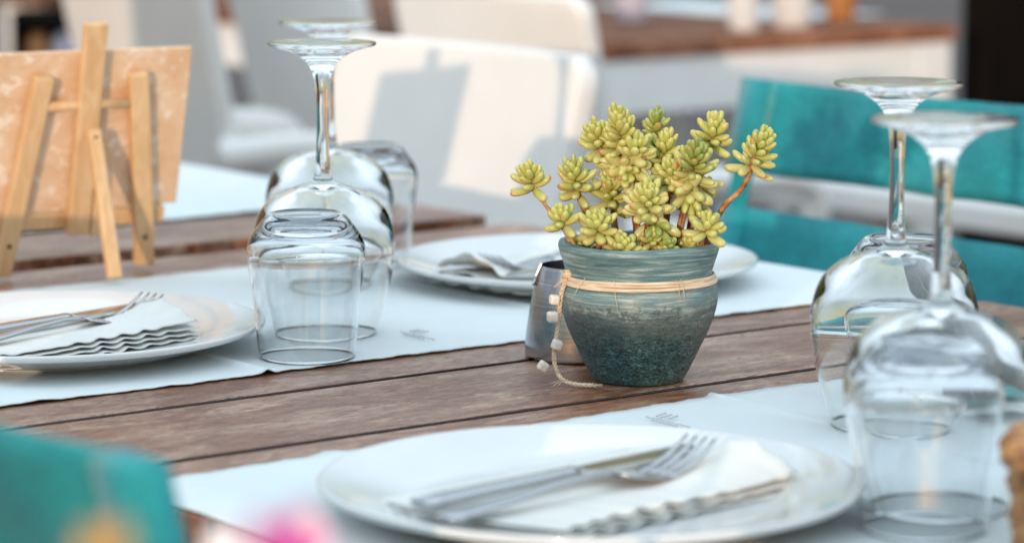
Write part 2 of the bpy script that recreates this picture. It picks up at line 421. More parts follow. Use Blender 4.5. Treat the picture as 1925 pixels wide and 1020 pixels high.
# ------------------------------------------------------------------ napkins
def make_napkin(label, x, y, z, rz, seed, lx=.205, ly=.135, layers=4, lift=.016, fan=0.0):
    r = random.Random(seed)
    bm = bmesh.new()
    p0 = r.uniform(0, 6.28); p9 = r.uniform(0, 6.28)
    for k in range(layers):
        p1 = p0 + r.uniform(-.25, .25) + k * .14; p2 = p9 + r.uniform(-.4, .4); p3 = p0 + r.uniform(-.3, .3) + 1.2
        base = .0012 + k * .0033; fq = 285 + r.uniform(-4, 4)
        def fn(a, b, k=k, p1=p1, p2=p2, p3=p3, base=base, fq=fq):
            X = -lx / 2 + lx * a; Y = -ly / 2 + ly * b
            ef = math.exp(-(Y + ly / 2) / .024)            # near the front edge
            er = math.exp(-(lx / 2 - X) / .020)            # near the right edge
            am = .7 + .6 * sin(X * 47 + p2) + .35 * sin(X * 91 + p9 + k)
            yy = Y + .0011 * sin(X * fq + p1) * ef * am + .0018 * (k - 1.0) * ef + .012 * (a - .5) ** 2 * ef
            xx = X + .0012 * sin(Y * 270 + p2) * er - .0016 * k * er
            zz = base + .00078 * sin(X * fq + p3) * ef * am + .0010 * sin(Y * 250 + p1) * er + .0010 * sin(X * 30 + p9) * sin(Y * 26 + p3)
            zz -= base * .60 * (1 - ef) * min(1, b * 1.6) * .75
            if k >= layers - 2:
                s = max(0, (a - .58) / .42); q = math.exp(-((b - .34) / .26) ** 2)
                zz += lift * (1 if k == layers - 1 else .22) * s * s * q
            if k == 0: zz = max(zz, .0005)
            if fan:
                s = max(0, (.36 - a) / .36)
                yy -= fan * s * s * ef * (1 + .25 * k); zz += (.0014 * s * sin(a * 75 + k * .8) + .004 * s * s) * ef
            return Vector((xx, yy, zz))
        grid(bm, 110, 48, fn)
    o = obj('napkin', bm, M_napkin, None, solid=.0009)
    o.location = (x, y, z); o.rotation_euler = (0, 0, rz)
    return tag(o, label, 'napkin', 'folded scalloped napkins on the plates')
NZ = PZ + .0074
make_napkin('cream folded napkin with wavy layered edge on the left plate', 1.098, 1.996, NZ, radians(11), 4, lx=.195)
make_napkin('cream folded napkin with fanned ruffles on the large front plate', 1.088, 1.340, NZ, radians(6), 9, lx=.215, layers=3, fan=.013)
make_napkin('blurred cream napkin on the plate behind the pot', 1.600, 2.030, NZ, radians(192), 13, lx=.17, lift=.018)

# ------------------------------------------------------------------ cutlery (lies along +x from handle to tip)
def ribbon(bm, st):
    """stations (x, zc, halfwidth, thickness, yc)"""
    rings = []
    for x, zc, hw, th, yc in st:
        ring = []
        for k in range(12):
            a = 2 * pi * k / 12
            cx_, sx_ = cos(a), sin(a)
            ring.append(bm.verts.new((x, yc + hw * math.copysign(abs(cx_) ** .75, cx_), zc + th / 2 * math.copysign(abs(sx_) ** .9, sx_))))
        rings.append(ring)
    for A, B in zip(rings, rings[1:]):
        for k in range(12): bm.faces.new((A[k], A[(k + 1) % 12], B[(k + 1) % 12], B[k]))
    bm.faces.new(rings[0][::-1]); bm.faces.new(rings[-1])
def make_knife(label, loc, rz, ry=0):
    t = thing('table_knife', label, 'knife', loc, rz, 'table knives on the plates'); t.rotation_euler = (0, ry, rz)
    bm = bmesh.new()
    ribbon(bm, [(-.118, .003, .0055, .0045, 0), (-.1165, .003, .0085, .006, 0), (-.10, .003, .0090, .0068, 0), (-.06, .003, .0080, .0066, 0), (-.01, .003, .0064, .006, 0), (.0, .003, .0058, .0058, 0), (.004, .003, .0062, .006, 0)])
    obj('handle', bm, M_steel, t)
    bm = bmesh.new()
    ribbon(bm, [(.0045, .003, .0060, .0034, 0), (.009, .003, .0085, .0024, -.001), (.02, .003, .0105, .0018, -.002), (.05, .003, .0108, .0016, -.002), (.08, .003, .0102, .0014, -.0015), (.098, .003, .0075, .0012, .0006), (.108, .003, .0042, .001, .0034), (.112, .003, .0012, .0008, .0056)])
    obj('blade', bm, M_steel, t)
    return t
def make_fork(label, loc, rz, ry=0):
    t = thing('table_fork', label, 'fork', loc, rz, 'table forks on the plates'); t.rotation_euler = (0, ry, rz)
    bm = bmesh.new()
    ribbon(bm, [(-.112, .002, .005, .003, 0), (-.1105, .002, .0085, .0040, 0), (-.095, .0025, .0095, .0042, 0), (-.06, .004, .0070, .0038, 0), (-.02, .0065, .0038, .0036, 0), (.005, .0075, .0030, .0036, 0), (.018, .0068, .0034, .0034, 0), (.026, .0048, .0062, .0030, 0)])
    obj('handle', bm, M_steel, t)
    bm = bmesh.new()
    def zc(x):   # dip of the head
        return .0052 - .0062 * sin(min(1, max(0, (x - .026) / .042)) * pi / 2) + max(0, (x - .056) / .046) ** 2 * .016
    ribbon(bm, [(.0262, zc(.0262), .0062, .0028, 0), (.032, zc(.032), .0118, .0026, 0), (.042, zc(.042), .0150, .0024, 0), (.054, zc(.054), .0152, .0022, 0), (.062, zc(.062), .0148, .0020, 0)])
    for k in range(4):
        y = -.0114 + .0076 * k
        ribbon(bm, [(.0605, zc(.0605), .0034, .0019, y), (.070, zc(.070), .0027, .0018, y), (.084, zc(.084), .0024, .0016, y * .97), (.097, zc(.097), .0019, .0013, y * .94), (.103, zc(.103), .0008, .0009, y * .93)])
    obj('head', bm, M_steel, t)
    return t
CZ = NZ + .0098
make_knife('steel table knife at the back of the cutlery on the front plate', (1.082, 1.357, CZ), radians(7.5))
make_fork('steel fork, tines up, resting on the front plate napkin', (1.068, 1.326, CZ), radians(9))
make_knife('steel table knife lying on the napkin of the left plate', (1.130, 2.028, CZ), radians(14.5))
make_fork('steel fork beside the knife on the left plate napkin', (1.105, 1.990, CZ), radians(17))
make_knife('blurred steel knife on the napkin behind the pot', (1.625, 2.005, CZ + .002), radians(189))
make_fork('blurred steel fork on the napkin behind the pot', (1.63, 2.045, CZ + .002), radians(191))

# ------------------------------------------------------------------ glasses, all standing upside down
def wine_bm():
    bm = bmesh.new()
    out = smooth_prof([(.0402, .0004), (.0452, .018), (.0510, .040), (.0543, .062), (.0538, .079), (.0478, .0965), (.0350, .1085), (.0190, .1145), (.0092, .1178), (.0066, .124), (.0053, .136), (.0047, .155), (.0047, .175), (.0056, .190), (.0082, .2020), (.0140, .2105), (.024, .2165), (.034, .2195), (.0402, .2212)], 4)
    foot = [(.0412, .2220), (.0414, .2230), (.0408, .2240), (.0395, .2243)] + smooth_prof([(.036, .2242), (.024, .2236), (.012, .2228), (0, .2225)], 3)
    inn = smooth_prof([(0, .1095), (.010, .1088), (.0200, .1060), (.0335, .0990), (.0452, .0885), (.0518, .0745), (.0531, .061), (.0499, .040), (.0442, .018), (.0393, .0004)], 4)
    prof = out + foot
    lathe(bm, prof, 72); n0 = len(bm.verts)
    # inner wall, joined at the rim
    bm.verts.ensure_lookup_table()
    rim = bm.verts[:72]
    rings = []
    for r, z in inn[::-1]:
        if r < 1e-6: rings.append([bm.verts.new((0, 0, z))])
        else: rings.append([bm.verts.new((r * cos(2 * pi * k / 72), r * sin(2 * pi * k / 72), z)) for k in range(72)])
    rings = [list(rim)] + rings
    for A, B in zip(rings, rings[1:]):
        for k in range(72):
            k2 = (k + 1) % 72
            if len(B) == 1: bm.faces.new((A[k], A[k2], B[0]))
            else: bm.faces.new((A[k], A[k2], B[k2], B[k]))
    return bm
def tumbler_bm():
    bm = bmesh.new()
    out = smooth_prof([(.0353, .0004), (.0372, .018), (.0395, .042), (.0420, .064), (.0434, .076), (.0432, .082), (.0412, .0885), (.0362, .0965), (.0308, .1035), (.0280, .1063), (.0262, .1071)], 4)
    bot = smooth_prof([(.0240, .1068), (.0200, .1058), (.012, .1052), (0, .1050)], 3)
    inn = smooth_prof([(.0343, .0004), (.0361, .018), (.0383, .042), (.0407, .064), (.0419, .075), (.0414, .081), (.0385, .0870), (.0320, .0925), (.0200, .0953), (0, .0960)], 4)
    lathe(bm, out + bot, 72)
    bm.verts.ensure_lookup_table(); rings = [list(bm.verts[:72])]
    for r, z in inn:
        if r < 1e-6: rings.append([bm.verts.new((0, 0, z))])
        else: rings.append([bm.verts.new((r * cos(2 * pi * k / 72), r * sin(2 * pi * k / 72), z)) for k in range(72)])
    for A, B in zip(rings, rings[1:]):
        for k in range(72):
            k2 = (k + 1) % 72
            if len(B) == 1: bm.faces.new((A[k], A[k2], B[0]))
            else: bm.faces.new((A[k], A[k2], B[k2], B[k]))
    return bm
GZ = TZ + .0024
wine0 = obj('wine_glass', wine_bm(), M_glass); wine0.location = (1.312, 1.947, GZ)
tag(wine0, 'upturned wine glass at left, just behind the dark based tumbler', 'wine glass', 'upturned wine glasses')
for x, y, z, lb in ((1.458, 2.154, GZ, 'upturned wine glass at left, the more distant of the overlapping pair'),
                    (1.400, 1.417, GZ, 'upturned wine glass at right, the sharper one behind the front glasses'),
                    (1.248, 1.226, GZ, 'upturned wine glass at right, nearest the camera above the front tumbler')):
    o = wine0.copy(); C.objects.link(o); o.location = (x, y, z); o['label'] = lb
tumb0 = obj('glass_tumbler', tumbler_bm(), M_glass2); tumb0.location = (1.242, 1.866, GZ)
tag(tumb0, 'upturned clear tumbler by the left plate, on the edge of the runner', 'tumbler', 'upturned glass tumblers')
for x, y, z, lb in ((1.555, 2.235, GZ, 'upturned tumbler at left, hidden behind both wine glasses'),
                    (1.494, 1.503, GZ, 'upturned tumbler at right, half hidden behind the rear wine glass'),
                    (1.204, 1.193, GZ, 'upturned tumbler at lower right, the largest glass in front')):
    o = tumb0.copy(); C.objects.link(o); o.location = (x, y, z); o['label'] = lb

# ------------------------------------------------------------------ potted succulent
POT = Vector((1.386, 1.659, TZ + .0003))
plant = thing('potted_succulent', 'green and peach jelly bean succulent in a weathered blue grey pot tied with twine', 'potted plant', POT)
M_pot = mat('glazed_clay', (.1, .2, .22), .5); n = N(M_pot)
co = n.new('TexCoord'); sep = n.new('SeparateXYZ'); n.l(co.outputs['Object'], sep.inputs[0])
big = n.noise(n.coords((1, 1, 1.7), rot=(.4, .5, 0)), 85, 6, .7, .9); fine = n.noise(n.coords(), 260, 5, .75); band = n.noise(n.coords((22, 22, 330)), 1, 5, .66, .7)
upper = n.ramp(band, [(.36, (.06, .135, .15)), (.52, (.15, .245, .25)), (.68, (.44, .48, .45))])
grit = n.noise(n.coords((1, 1, 2.2), rot=(.5, .6, .3)), 300, 5, .72, 1.5)
lower = n.mix(.8, n.ramp(big, [(.3, (.026, .078, .092)), (.55, (.056, .146, .160)), (.75, (.14, .23, .23))]), n.ramp(grit, [(.41, (.14, .14, .14)), (.50, (1, 1, 1)), (.61, (4.2, 4.0, 3.6))]), 'MULTIPLY')
hz = n.math('ADD', sep.outputs['Z'], n.math('MULTIPLY', n.math('SUBTRACT', big, .5), .045))
msk = n.ramp(n.math('MULTIPLY', hz, 10), [(.36, (1, 1, 1)), (.56, (0, 0, 0))])
beige_band = n.ramp(n.math('ADD', n.math('MULTIPLY', sep.outputs['Z'], 9), n.math('MULTIPLY', n.noise(n.coords(), 34, 4, .6, .6), .55)), [(.52, (0, 0, 0)), (.66, (1, 1, 1)), (.78, (1, 1, 1)), (.90, (0, 0, 0))])  # uneven beige band around the middle of the pot
c = n.mix(msk, upper, lower)
c = n.mix(n.mix(1, beige_band, (.34, .34, .34), 'MULTIPLY'), c, n.ramp(fine, [(.3, (.16, .17, .14)), (.7, (.42, .40, .33))]))
sp = n.ramp(n.noise(n.coords(), 330, 2), [(.70, (0, 0, 0)), (.76, (.6, .6, .6))])
c = n.mix(n.mix(1, sp, msk, 'MULTIPLY'), c, (.45, .5, .46))
n.l(c, n.b.inputs['Base Color'])
n.l(n.ramp(grit, [(.35, (.55, .55, .55)), (.6, (.27, .27, .27))]), n.b.inputs['Roughness'])
st = n.new('Mix'); st.data_type = 'FLOAT'; n.l(msk, st.inputs[0]); n.l(n.math('MULTIPLY', band, .25), st.inputs[2])
n.l(n.math('ADD', n.math('MULTIPLY', big, .8), n.math('MULTIPLY', grit, 2.2)), st.inputs[3])
n.bump(st.outputs[0], 1.0, .0034)
bm = bmesh.new()
prof = [(0, 0)] + smooth_prof([(.0300, 0), (.0326, .0012), (.0368, .0085), (.0424, .0200), (.0500, .0360), (.0545, .0500), (.0559, .0600), (.0554, .0660), (.0534, .0715), (.0520, .0750), (.0518, .0780), (.0526, .0815), (.0540, .0860), (.0553, .0900), (.0564, .0940), (.0565, .0968), (.0554, .0990), (.0532, .0993), (.0515, .0980), (.0505, .0950), (.0490, .086), (.047, .070)], 4) + [(0, .070)]
def wob(r, z, a): return (r * (1 + .006 * sin(a * 2 + z * 30) + .003 * sin(5 * a + z * 90)), z + (.0006 * sin(3 * a) if z > .08 else 0))
lathe(bm, prof, 128, f=wob)
obj('clay_pot', bm, M_pot, plant)
# soil
M_soil = mat('soil', (.03, .016, .01), .95); n = N(M_soil)
n.l(n.ramp(n.noise(n.coords(), 180, 4), [(.35, (.010, .006, .005)), (.7, (.085, .040, .022))]), n.b.inputs['Base Color'])
bm = bmesh.new()
r_ = random.Random(3)
def soil_f(r, z, a): return (r, z + r_.uniform(-.0015, .0025))
lathe(bm, [(.0500, .0885), (.046, .0895), (.038, .0905), (.028, .091), (.018, .0912), (.008, .0915), (0, .0915)], 48, f=soil_f)
obj('soil', bm, M_soil, plant)

M_leaf = mat('succulent_leaf', (.4, .42, .1), .32, 0, .5); n = N(M_leaf)
a_ = n.new('Attribute', attribute_name='leaf'); sp3 = n.new('SeparateColor'); n.l(a_.outputs['Color'], sp3.inputs[0])
mot = n.noise(n.coords(), 190, 3)
green = n.mix(mot, (.43, .45, .11), (.61, .585, .20)); pale = n.mix(mot, (.72, .60, .31), (.84, .66, .46))
c = n.mix(sp3.outputs[0], green, pale)
c = n.mix(n.math('MULTIPLY', sp3.outputs[2], .8), c, (.21, .29, .055))
c = n.mix(n.math('MULTIPLY', sp3.outputs[1], 1), c, (.55, .075, .04))
n.l(c, n.b.inputs['Base Color'])
n.b.inputs['Subsurface Weight'].default_value = .18; n.b.inputs['Subsurface Radius'].default_value = (.006, .005, .002); n.b.inputs['Subsurface Scale'].default_value = .35
n.b.inputs['Coat Weight'].default_value = .15; n.b.inputs['Coat Roughness'].default_value = .2
M_stem = mat('succulent_stem', (.3, .13, .05), .6); n = N(M_stem)
sf = n.noise(n.coords((120, 120, 150)), 1, 4)
n.l(n.ramp(sf, [(.35, (.15, .045, .015)), (.55, (.34, .13, .035)), (.75, (.58, .36, .16))]), n.b.inputs['Base Color']); n.bump(sf, .5, .0012)
M_stempale = mat('young_stem', (.55, .45, .2), .5); n = N(M_stempale)
sf = n.noise(n.coords((90, 90, 200)), 1, 3)
n.l(n.ramp(sf, [(.35, (.44, .24, .07)), (.7, (.62, .50, .24))]), n.b.inputs['Base Color']); n.bump(sf, .4, .001)

LP = [(0, .34), (.08, .60), (.22, .84), (.42, .98), (.62, 1.0), (.80, .92), (.91, .70), (.975, .40), (1.0, 0.0)]
def add_leaf(bm, lay, base, dirv, up, L, R, pale, red, n=8, hue=0.0):
    d = dirv.normalized(); s = d.cross(up)
    if s.length < 1e-4: s = d.cross(Vector((1, 0, 0)))
    s.normalize(); q = s.cross(d).normalized()
    bend = L * .16; rings = []; cols = []
    for t, rr in LP:
        p = base + d * (L * t) + q * (bend * t * t)
        redf = red * max(0, (t - .62) / .38) ** 1.3
        if rr == 0:
            rings.append([bm.verts.new(p)])
        else:
            rings.append([bm.verts.new(p + s * (R * rr * cos(2 * pi * k / n)) + q * (R * rr * .86 * sin(2 * pi * k / n))) for k in range(n)])
        cols.append((pale * (1 - .5 * t), redf, hue, 1))
    def face(vs, cs):
        f = bm.faces.new(vs)
        for lp, c_ in zip(f.loops, cs): lp[lay] = c_
    for i in range(len(rings) - 1):
        A, B = rings[i], rings[i + 1]; ca, cb = cols[i], cols[i + 1]
        for k in range(n):
            k2 = (k + 1) % n
            if len(B) == 1: face((A[k], A[k2], B[0]), (ca, ca, cb))
            else: face((A[k], A[k2], B[k2], B[k]), (ca, ca, cb, cb))
    face(rings[0][::-1], [cols[0]] * n)
# camera-facing axes in world coordinates, used to lay the rosettes out as seen from the diner's side
AX = Vector((.7934, -.6088, 0)); AY = Vector((.6088, .7934, 0)); AZ = Vector((0, 0, 1))
def L3(x, y, z): return AX * x + AY * y + AZ * z     # x right, y away, z up (metres, from pot base)
def rosette(c, axis, n_, L, R, H, pale, seed, red=.35, small=.62, start=114, end=26):
    rnd = random.Random(seed)
    ax = axis.normalized(); s = ax.cross(Vector((.3, .2, 1) if abs(ax.z) < .95 else (1, 0, 0))).normalized(); q = ax.cross(s)
    bm = bmesh.new(); lay = bm.loops.layers.color.new('leaf'); hue0 = rnd.random() ** 1.5 * .8
    for i in range(n_):
        t = i / max(1, n_ - 1)
        az = i * 2.39996 + rnd.uniform(-.22, .22)
        el = radians(start + (end - start) * (t ** .72) + rnd.uniform(-9, 9))
        d = ax * cos(el) + (s * cos(az) + q * sin(az)) * sin(el)
        base = c + ax * (-H / 2 + H * t) + (s * cos(az) + q * sin(az)) * (R * .35 * (1 - t))
        ll = L * (1 - (1 - small) * t ** 1.6) * rnd.uniform(.78, 1.15)
        rr = R * (1 - (1 - small - .06) * t ** 1.6) * rnd.uniform(.84, 1.10)
        pl = max(0, min(1, 1.35 * pale * (1 - t) ** 1.0 + rnd.uniform(-.12, .16)))
        rd = 1.0 if rnd.random() < red * (1 - t) else (.18 if rnd.random() < .35 else .05)
        if rd > .9: rd = rnd.uniform(.45, 1.0)
        add_leaf(bm, lay, base, d, ax, ll, rr, pl, rd, hue=max(0, min(1, hue0 * (.5 + t) + rnd.uniform(-.15, .2))))
    obj('leaf_rosette', bm, M_leaf, plant)
def stem(p, mt=None, r0=.0026, r1=.0020, seed=0):
    rnd = random.Random(seed); P = [Vector(q) for q in p]; out = []
    for i in range(len(P) - 1):
        p0 = P[max(i - 1, 0)]; p1 = P[i]; p2 = P[i + 1]; p3 = P[min(i + 2, len(P) - 1)]
        for j in range(7):
            t = j / 7
            out.append(.5 * ((2 * p1) + (p2 - p0) * t + (2 * p0 - 5 * p1 + 4 * p2 - p3) * t * t + (3 * p1 - p0 - 3 * p2 + p3) * t ** 3))
    out.append(P[-1])
    m = len(out); rad = [(r0 + (r1 - r0) * i / (m - 1)) * (1.10 if i % 4 == 0 else rnd.uniform(.9, 1.02)) for i in range(m)]
    bm = bmesh.new(); tube(bm, out, rad, 8); obj('stem', bm, mt or M_stem, plant)
K = 1 / 2650.0
def PX(px, py, dep=0):     # picture position of a bud -> metres from the pot base (dep = distance behind the pot axis)
    k = K * (1 + dep / 2.16)
    return L3((px - 1198) * k, dep, (712 - py) * k * 1.012 + dep * .172)
# (centre px, depth, axis(x,y,z), leaves, leaf length, leaf radius, column height, paleness, root px, via)
RO = [
 ((1164, 266), .000, (-.16, -.62, 1), 46, .0180, .0036, .044, .75, (1200, 472), [(1188, 400), (1176, 320)]),
 ((996, 334), -.010, (-.22, -.40, 1), 17, .0150, .0034, .014, .35, (1078, 470), [(1058, 425), (1020, 375)]),
 ((1078, 338), -.006, (-.24, -.60, 1), 25, .0165, .0034, .024, .50, (1130, 474), [(1120, 430), (1092, 385)]),
 ((1052, 396), -.022, (-.25, -.6, 1), 13, .0130, .0034, .010, .35, (1085, 470), [(1074, 440)]),
 ((1117, 402), -.030, (-.05, -.75, 1), 22, .0160, .0037, .014, .60, (1122, 476), [(1120, 445)]),
 ((1210, 352), -.034, (.0, -.80, 1), 28, .0175, .0036, .018, .85, (1204, 476), [(1202, 440), (1210, 390)]),
 ((1298, 308), -.014, (.06, -.66, 1), 36, .0185, .0036, .030, .80, (1268, 476), [(1272, 420), (1286, 350)]),
 ((1336, 270), .014, (.16, -.30, 1), 20, .0155, .0035, .018, .25, (1285, 468), [(1300, 400), (1325, 310)]),
 ((1414, 288), -.004, (.42, -.45, 1), 28, .0170, .0033, .027, .60, (1312, 455), [(1352, 392), (1392, 348)]),
 ((1322, 402), -.032, (.12, -.6, 1), 13, .0150, .0037, .009, .45, (1305, 472), [(1308, 438)]),
 ((1164, 430), -.040, (.0, -.8, 1), 14, .0135, .0035, .009, .35, (1162, 478), [(1164, 455)]),
 ((1218, 418), -.036, (.02, -.7, 1), 15, .0098, .0028, .009, .15, (1222, 478), [(1220, 450)]),
 ((1249, 430), -.040, (.05, -.7, 1), 16, .0090, .0026, .009, .10, (1250, 478), [(1249, 455)]),
 ((1090, 458), -.008, (-.2, -.7, 1), 8, .0095, .0036, .006, .25, (1084, 476), []),
 ((1110, 463), -.026, (-.1, -.7, 1), 12, .0060, .0021, .008, .15, (1108, 478), []),
 ((1246, 306), .016, (.1, -.2, 1), 22, .0155, .0034, .022, .15, (1225, 468), [(1232, 400)]),
 ((1228, 268), .022, (.15, -.2, 1), 16, .0130, .0030, .020, .05, (1220, 465), [(1226, 350)]),
 ((1310, 372), .006, (.2, -.4, 1), 16, .0150, .0034, .014, .20, (1290, 468), [(1300, 425)]),
 ((1146, 372), .004, (-.05, -.5, 1), 20, .0170, .0036, .018, .45, (1150, 470), [(1150, 425)]),
 ((1290, 446), -.024, (.05, -.6, 1), 10, .0115, .0036, .007, .30, (1290, 476), []),
 ((1175, 318), -.004, (.0, -.6, -.1), 14, .0190, .0042, .012, 1.0, (1200, 472), [(1190, 400)]),
 ((1290, 352), -.016, (.0, -.5, -.5), 12, .0190, .0042, .010, 1.0, (1268, 476), [(1275, 420)]),
 ((1225, 392), -.032, (.1, -.6, -.4), 10, .0185, .0042, .009, 1.0, (1210, 476), [(1215, 430)]),
 ((1124, 276), .008, (-.3, -.5, .8), 24, .0165, .0036, .020, .5, (1160, 470), [(1150, 400)]),
 ((1188, 285), -.006, (.2, -.5, .6), 16, .0180, .0040, .014, .9, (1200, 472), [(1195, 400)]),
 ((1258, 330), -.006, (-.1, -.5, .8), 22, .0160, .0036, .016, .5, (1245, 470), [(1248, 400)]),
 ((1258, 365), .006, (.0, -.4, 1), 18, .0165, .0037, .016, .65, (1250, 470), [(1252, 420)]),
]
for i, (c, dep, ax, n_, L, R, H, pale, root, via) in enumerate(RO):
    cc = PX(c[0], c[1], dep); axis = L3(*ax)
    rosette(cc, axis, int(n_ * 1.25), L * 1.06, R * 1.02, H * .92, pale, 40 + i, red=.34 if i not in (0, 6) else .42)
    rp = PX(root[0], 470, dep * .9 if dep < 0 else dep * .4); rp.z = .086
    pts = [rp] + [PX(a, b, dep) for a, b in via] + [cc]
    stem(pts, M_stem if i not in (1, 3, 13, 14) else M_stempale, .0023 if n_ > 20 else .0018, .0018 if n_ > 20 else .0013, i)
# loose fallen leaves and bits of dry stem on the soil, counted as one litter part
bm = bmesh.new(); lay = bm.loops.layers.color.new('leaf'); rnd = random.Random(21)
for i in range(26):
    a = rnd.uniform(0, 6.28); rr = .035 * rnd.random() ** .5
    p = Vector((rr * cos(a), rr * sin(a), .0935)); b = rnd.uniform(0, 6.28)
    add_leaf(bm, lay, p, Vector((cos(b), sin(b), rnd.uniform(-.1, .5))), Vector((0, 0, 1)), rnd.uniform(.007, .013), rnd.uniform(.0018, .0032), rnd.uniform(.5, 1), rnd.uniform(0, .6))
obj('fallen_leaf', bm, M_leaf, plant)['kind'] = 'stuff'

# twine
M_twine = mat('raffia', (.62, .42, .25), .75); n = N(M_twine)
tf = n.noise(n.coords((60, 60, 900)), 1, 3)
n.l(n.ramp(tf, [(.3, (.58, .40, .24)), (.7, (.84, .70, .54))]), n.b.inputs['Base Color']); n.bump(tf, .4, .0006)
M_bead = mat('cream_bead', (.76, .70, .62), .4); n = N(M_bead)
n.l(n.ramp(n.noise(n.coords(), 120, 3), [(.3, (.70, .60, .50)), (.7, (.82, .78, .72))]), n.b.inputs['Base Color'])
bm = bmesh.new(); rnd = random.Random(5)
for k in range(8):
    z0 = .0708 + .00075 * k + rnd.uniform(-.0002, .0002); ph = rnd.uniform(0, 6.28); r0 = .0534 + rnd.uniform(0, .0007) + (.0012 - .0003 * k if k < 4 else 0)
    pts = [(r0 * cos(2 * pi * i / 72) * (1 + .002 * sin(i * .9 + ph)), r0 * sin(2 * pi * i / 72) * (1 + .002 * sin(i * .9 + ph)), z0 + .00045 * sin(2 * pi * i / 72 * 2 + ph)) for i in range(73)]
    tube(bm, pts, .00075, 6)
for a0, ln, dx in ((-1.93, .022, .004), (-1.12, .011, .001), (-1.05, .013, .001), (-2.35, .012, -.006)):
    d = AX * cos(a0 + 0) + AY * sin(a0)
    b = d * .0548 + AZ * .078
    tube(bm, [b, b + d * .0025 + AX * dx * .4 - AZ * ln * .4, b + d * .003 + AX * dx - AZ * ln], .00028, 4)
tw = obj('twine_band', bm, M_twine, plant)
# braided tail at the left of the pot with square beads
tail = [L3(-.0505, -.018, .0775), L3(-.0540, -.019, .068), L3(-.0560, -.019, .056), L3(-.0570, -.020, .044), L3(-.0585, -.021, .032), L3(-.0600, -.022, .022), L3(-.0590, -.024, .012), L3(-.0540, -.030, .0045), L3(-.0440, -.036, .0022), L3(-.0330, -.038, .0020)]
def spline(P, k=8):
    out = []
    for i in range(len(P) - 1):
        p0 = P[max(i - 1, 0)]; p1 = P[i]; p2 = P[i + 1]; p3 = P[min(i + 2, len(P) - 1)]
        for j in range(k):
            t = j / k
            out.append(.5 * ((2 * p1) + (p2 - p0) * t + (2 * p0 - 5 * p1 + 4 * p2 - p3) * t * t + (3 * p1 - p0 - 3 * p2 + p3) * t ** 3))
    out.append(P[-1]); return out
sp_ = spline(tail, 12); bm = bmesh.new()
for k in range(3):
    pts = []
    for i, p in enumerate(sp_):
        a = i * .62 + k * 2 * pi / 3; t = (sp_[min(i + 1, len(sp_) - 1)] - sp_[max(i - 1, 0)]).normalized()
        s = t.cross(AY).normalized(); q = t.cross(s)
        pts.append(p + s * (.0010 * cos(a)) + q * (.0010 * sin(a)))
    tube(bm, pts, .00082, 6)
for i in range(9):   # frayed ends at the knot and the tail
    b = tail[0] + L3(rnd.uniform(-.001, .002), -.002, rnd.uniform(-.001, .002)); tube(bm, [b, b + L3(rnd.uniform(-.010, .006), rnd.uniform(-.004, 0), rnd.uniform(-.012, .005))], .0003, 4)
    b = tail[-1]; tube(bm, [b, b + L3(rnd.uniform(.001, .007), rnd.uniform(-.005, .004), rnd.uniform(-.001, .001))], .00028, 4)
for i in range(7):
    b = tail[-3]; tube(bm, [b, b + L3(rnd.uniform(-.010, .006), rnd.uniform(-.012, .0), -.0025)], .00025, 4)
bm2 = bmesh.new(); bmesh.ops.create_icosphere(bm2, subdivisions=2, radius=.0036, matrix=Matrix.Translation(tail[0]))
obj('twine_knot', bm2, M_twine, plant)
tl = obj('twine_tail', bm, M_twine, plant)
for (fx, idx, rot) in ((-.0045, 20, .1), (-.0045, 32, .0), (.001, 52, .35), (-.0085, 70, .6)):
    p = sp_[idx] + L3(fx, -.003, 0)
    bm = bmesh.new(); h = .0037 * random.uniform(.88, 1.08)
    Mx = Matrix.Translation(p) @ Matrix.Rotation(radians(-37.5), 4, 'Z') @ Matrix.Rotation(rot, 4, 'Y') @ Matrix.Rotation(.3, 4, 'Z')
    box(bm, -h, h, -h, h, -h, h, Mx)
    obj('bead', bm, M_bead, tl, smooth=False, bevel=.0016)

# ------------------------------------------------------------------ ashtray
ash = bmesh.new(); NA = 160
notch_dirs = [math.atan2((AX * .55 - AY * .83).y, (AX * .55 - AY * .83).x) + k * 2 * pi / 3 for k in range(3)]
def notch(a):
    dz = 0
    for q in notch_dirs:
        d = abs((a - q + pi) % (2 * pi) - pi) * .0285 / .0062
        if d < 1: dz = max(dz, .0150 * (1 - d ** 4) ** .5)
        elif d < 1.25: dz = max(dz, 0)
    return dz
outp = smooth_prof([(.0392, .0), (.0406, .0012), (.0408, .004), (.0400, .016), (.0374, .034), (.0343, .050), (.0308, .0635), (.0294, .0680)], 4)
inp = [(.0285, .0680), (.0299, .0632), (.0333, .049), (.0364, .034), (.0390, .016), (.0392, .004)]
def ash_f(r, z, a):
    d = notch(a); zt = .068 - d
    if z > zt:
        return (r + (z - zt) * .43 if z > .02 else r, zt)
    return (r, z)
lathe(ash, [(0, .0)] + outp + inp + [(0, .003)], NA, f=ash_f)
bmesh.ops.remove_doubles(ash, verts=ash.verts, dist=1e-6)
o = obj('ashtray', ash, M_brush); o.location = (1.413, 1.759, TZ + .0004)
md = o.modifiers.new('bevel', 'EDGE_SPLIT'); md.split_angle = radians(50)
tag(o, 'brushed steel tapered ashtray with notched rim tucked behind the succulent pot', 'ashtray')

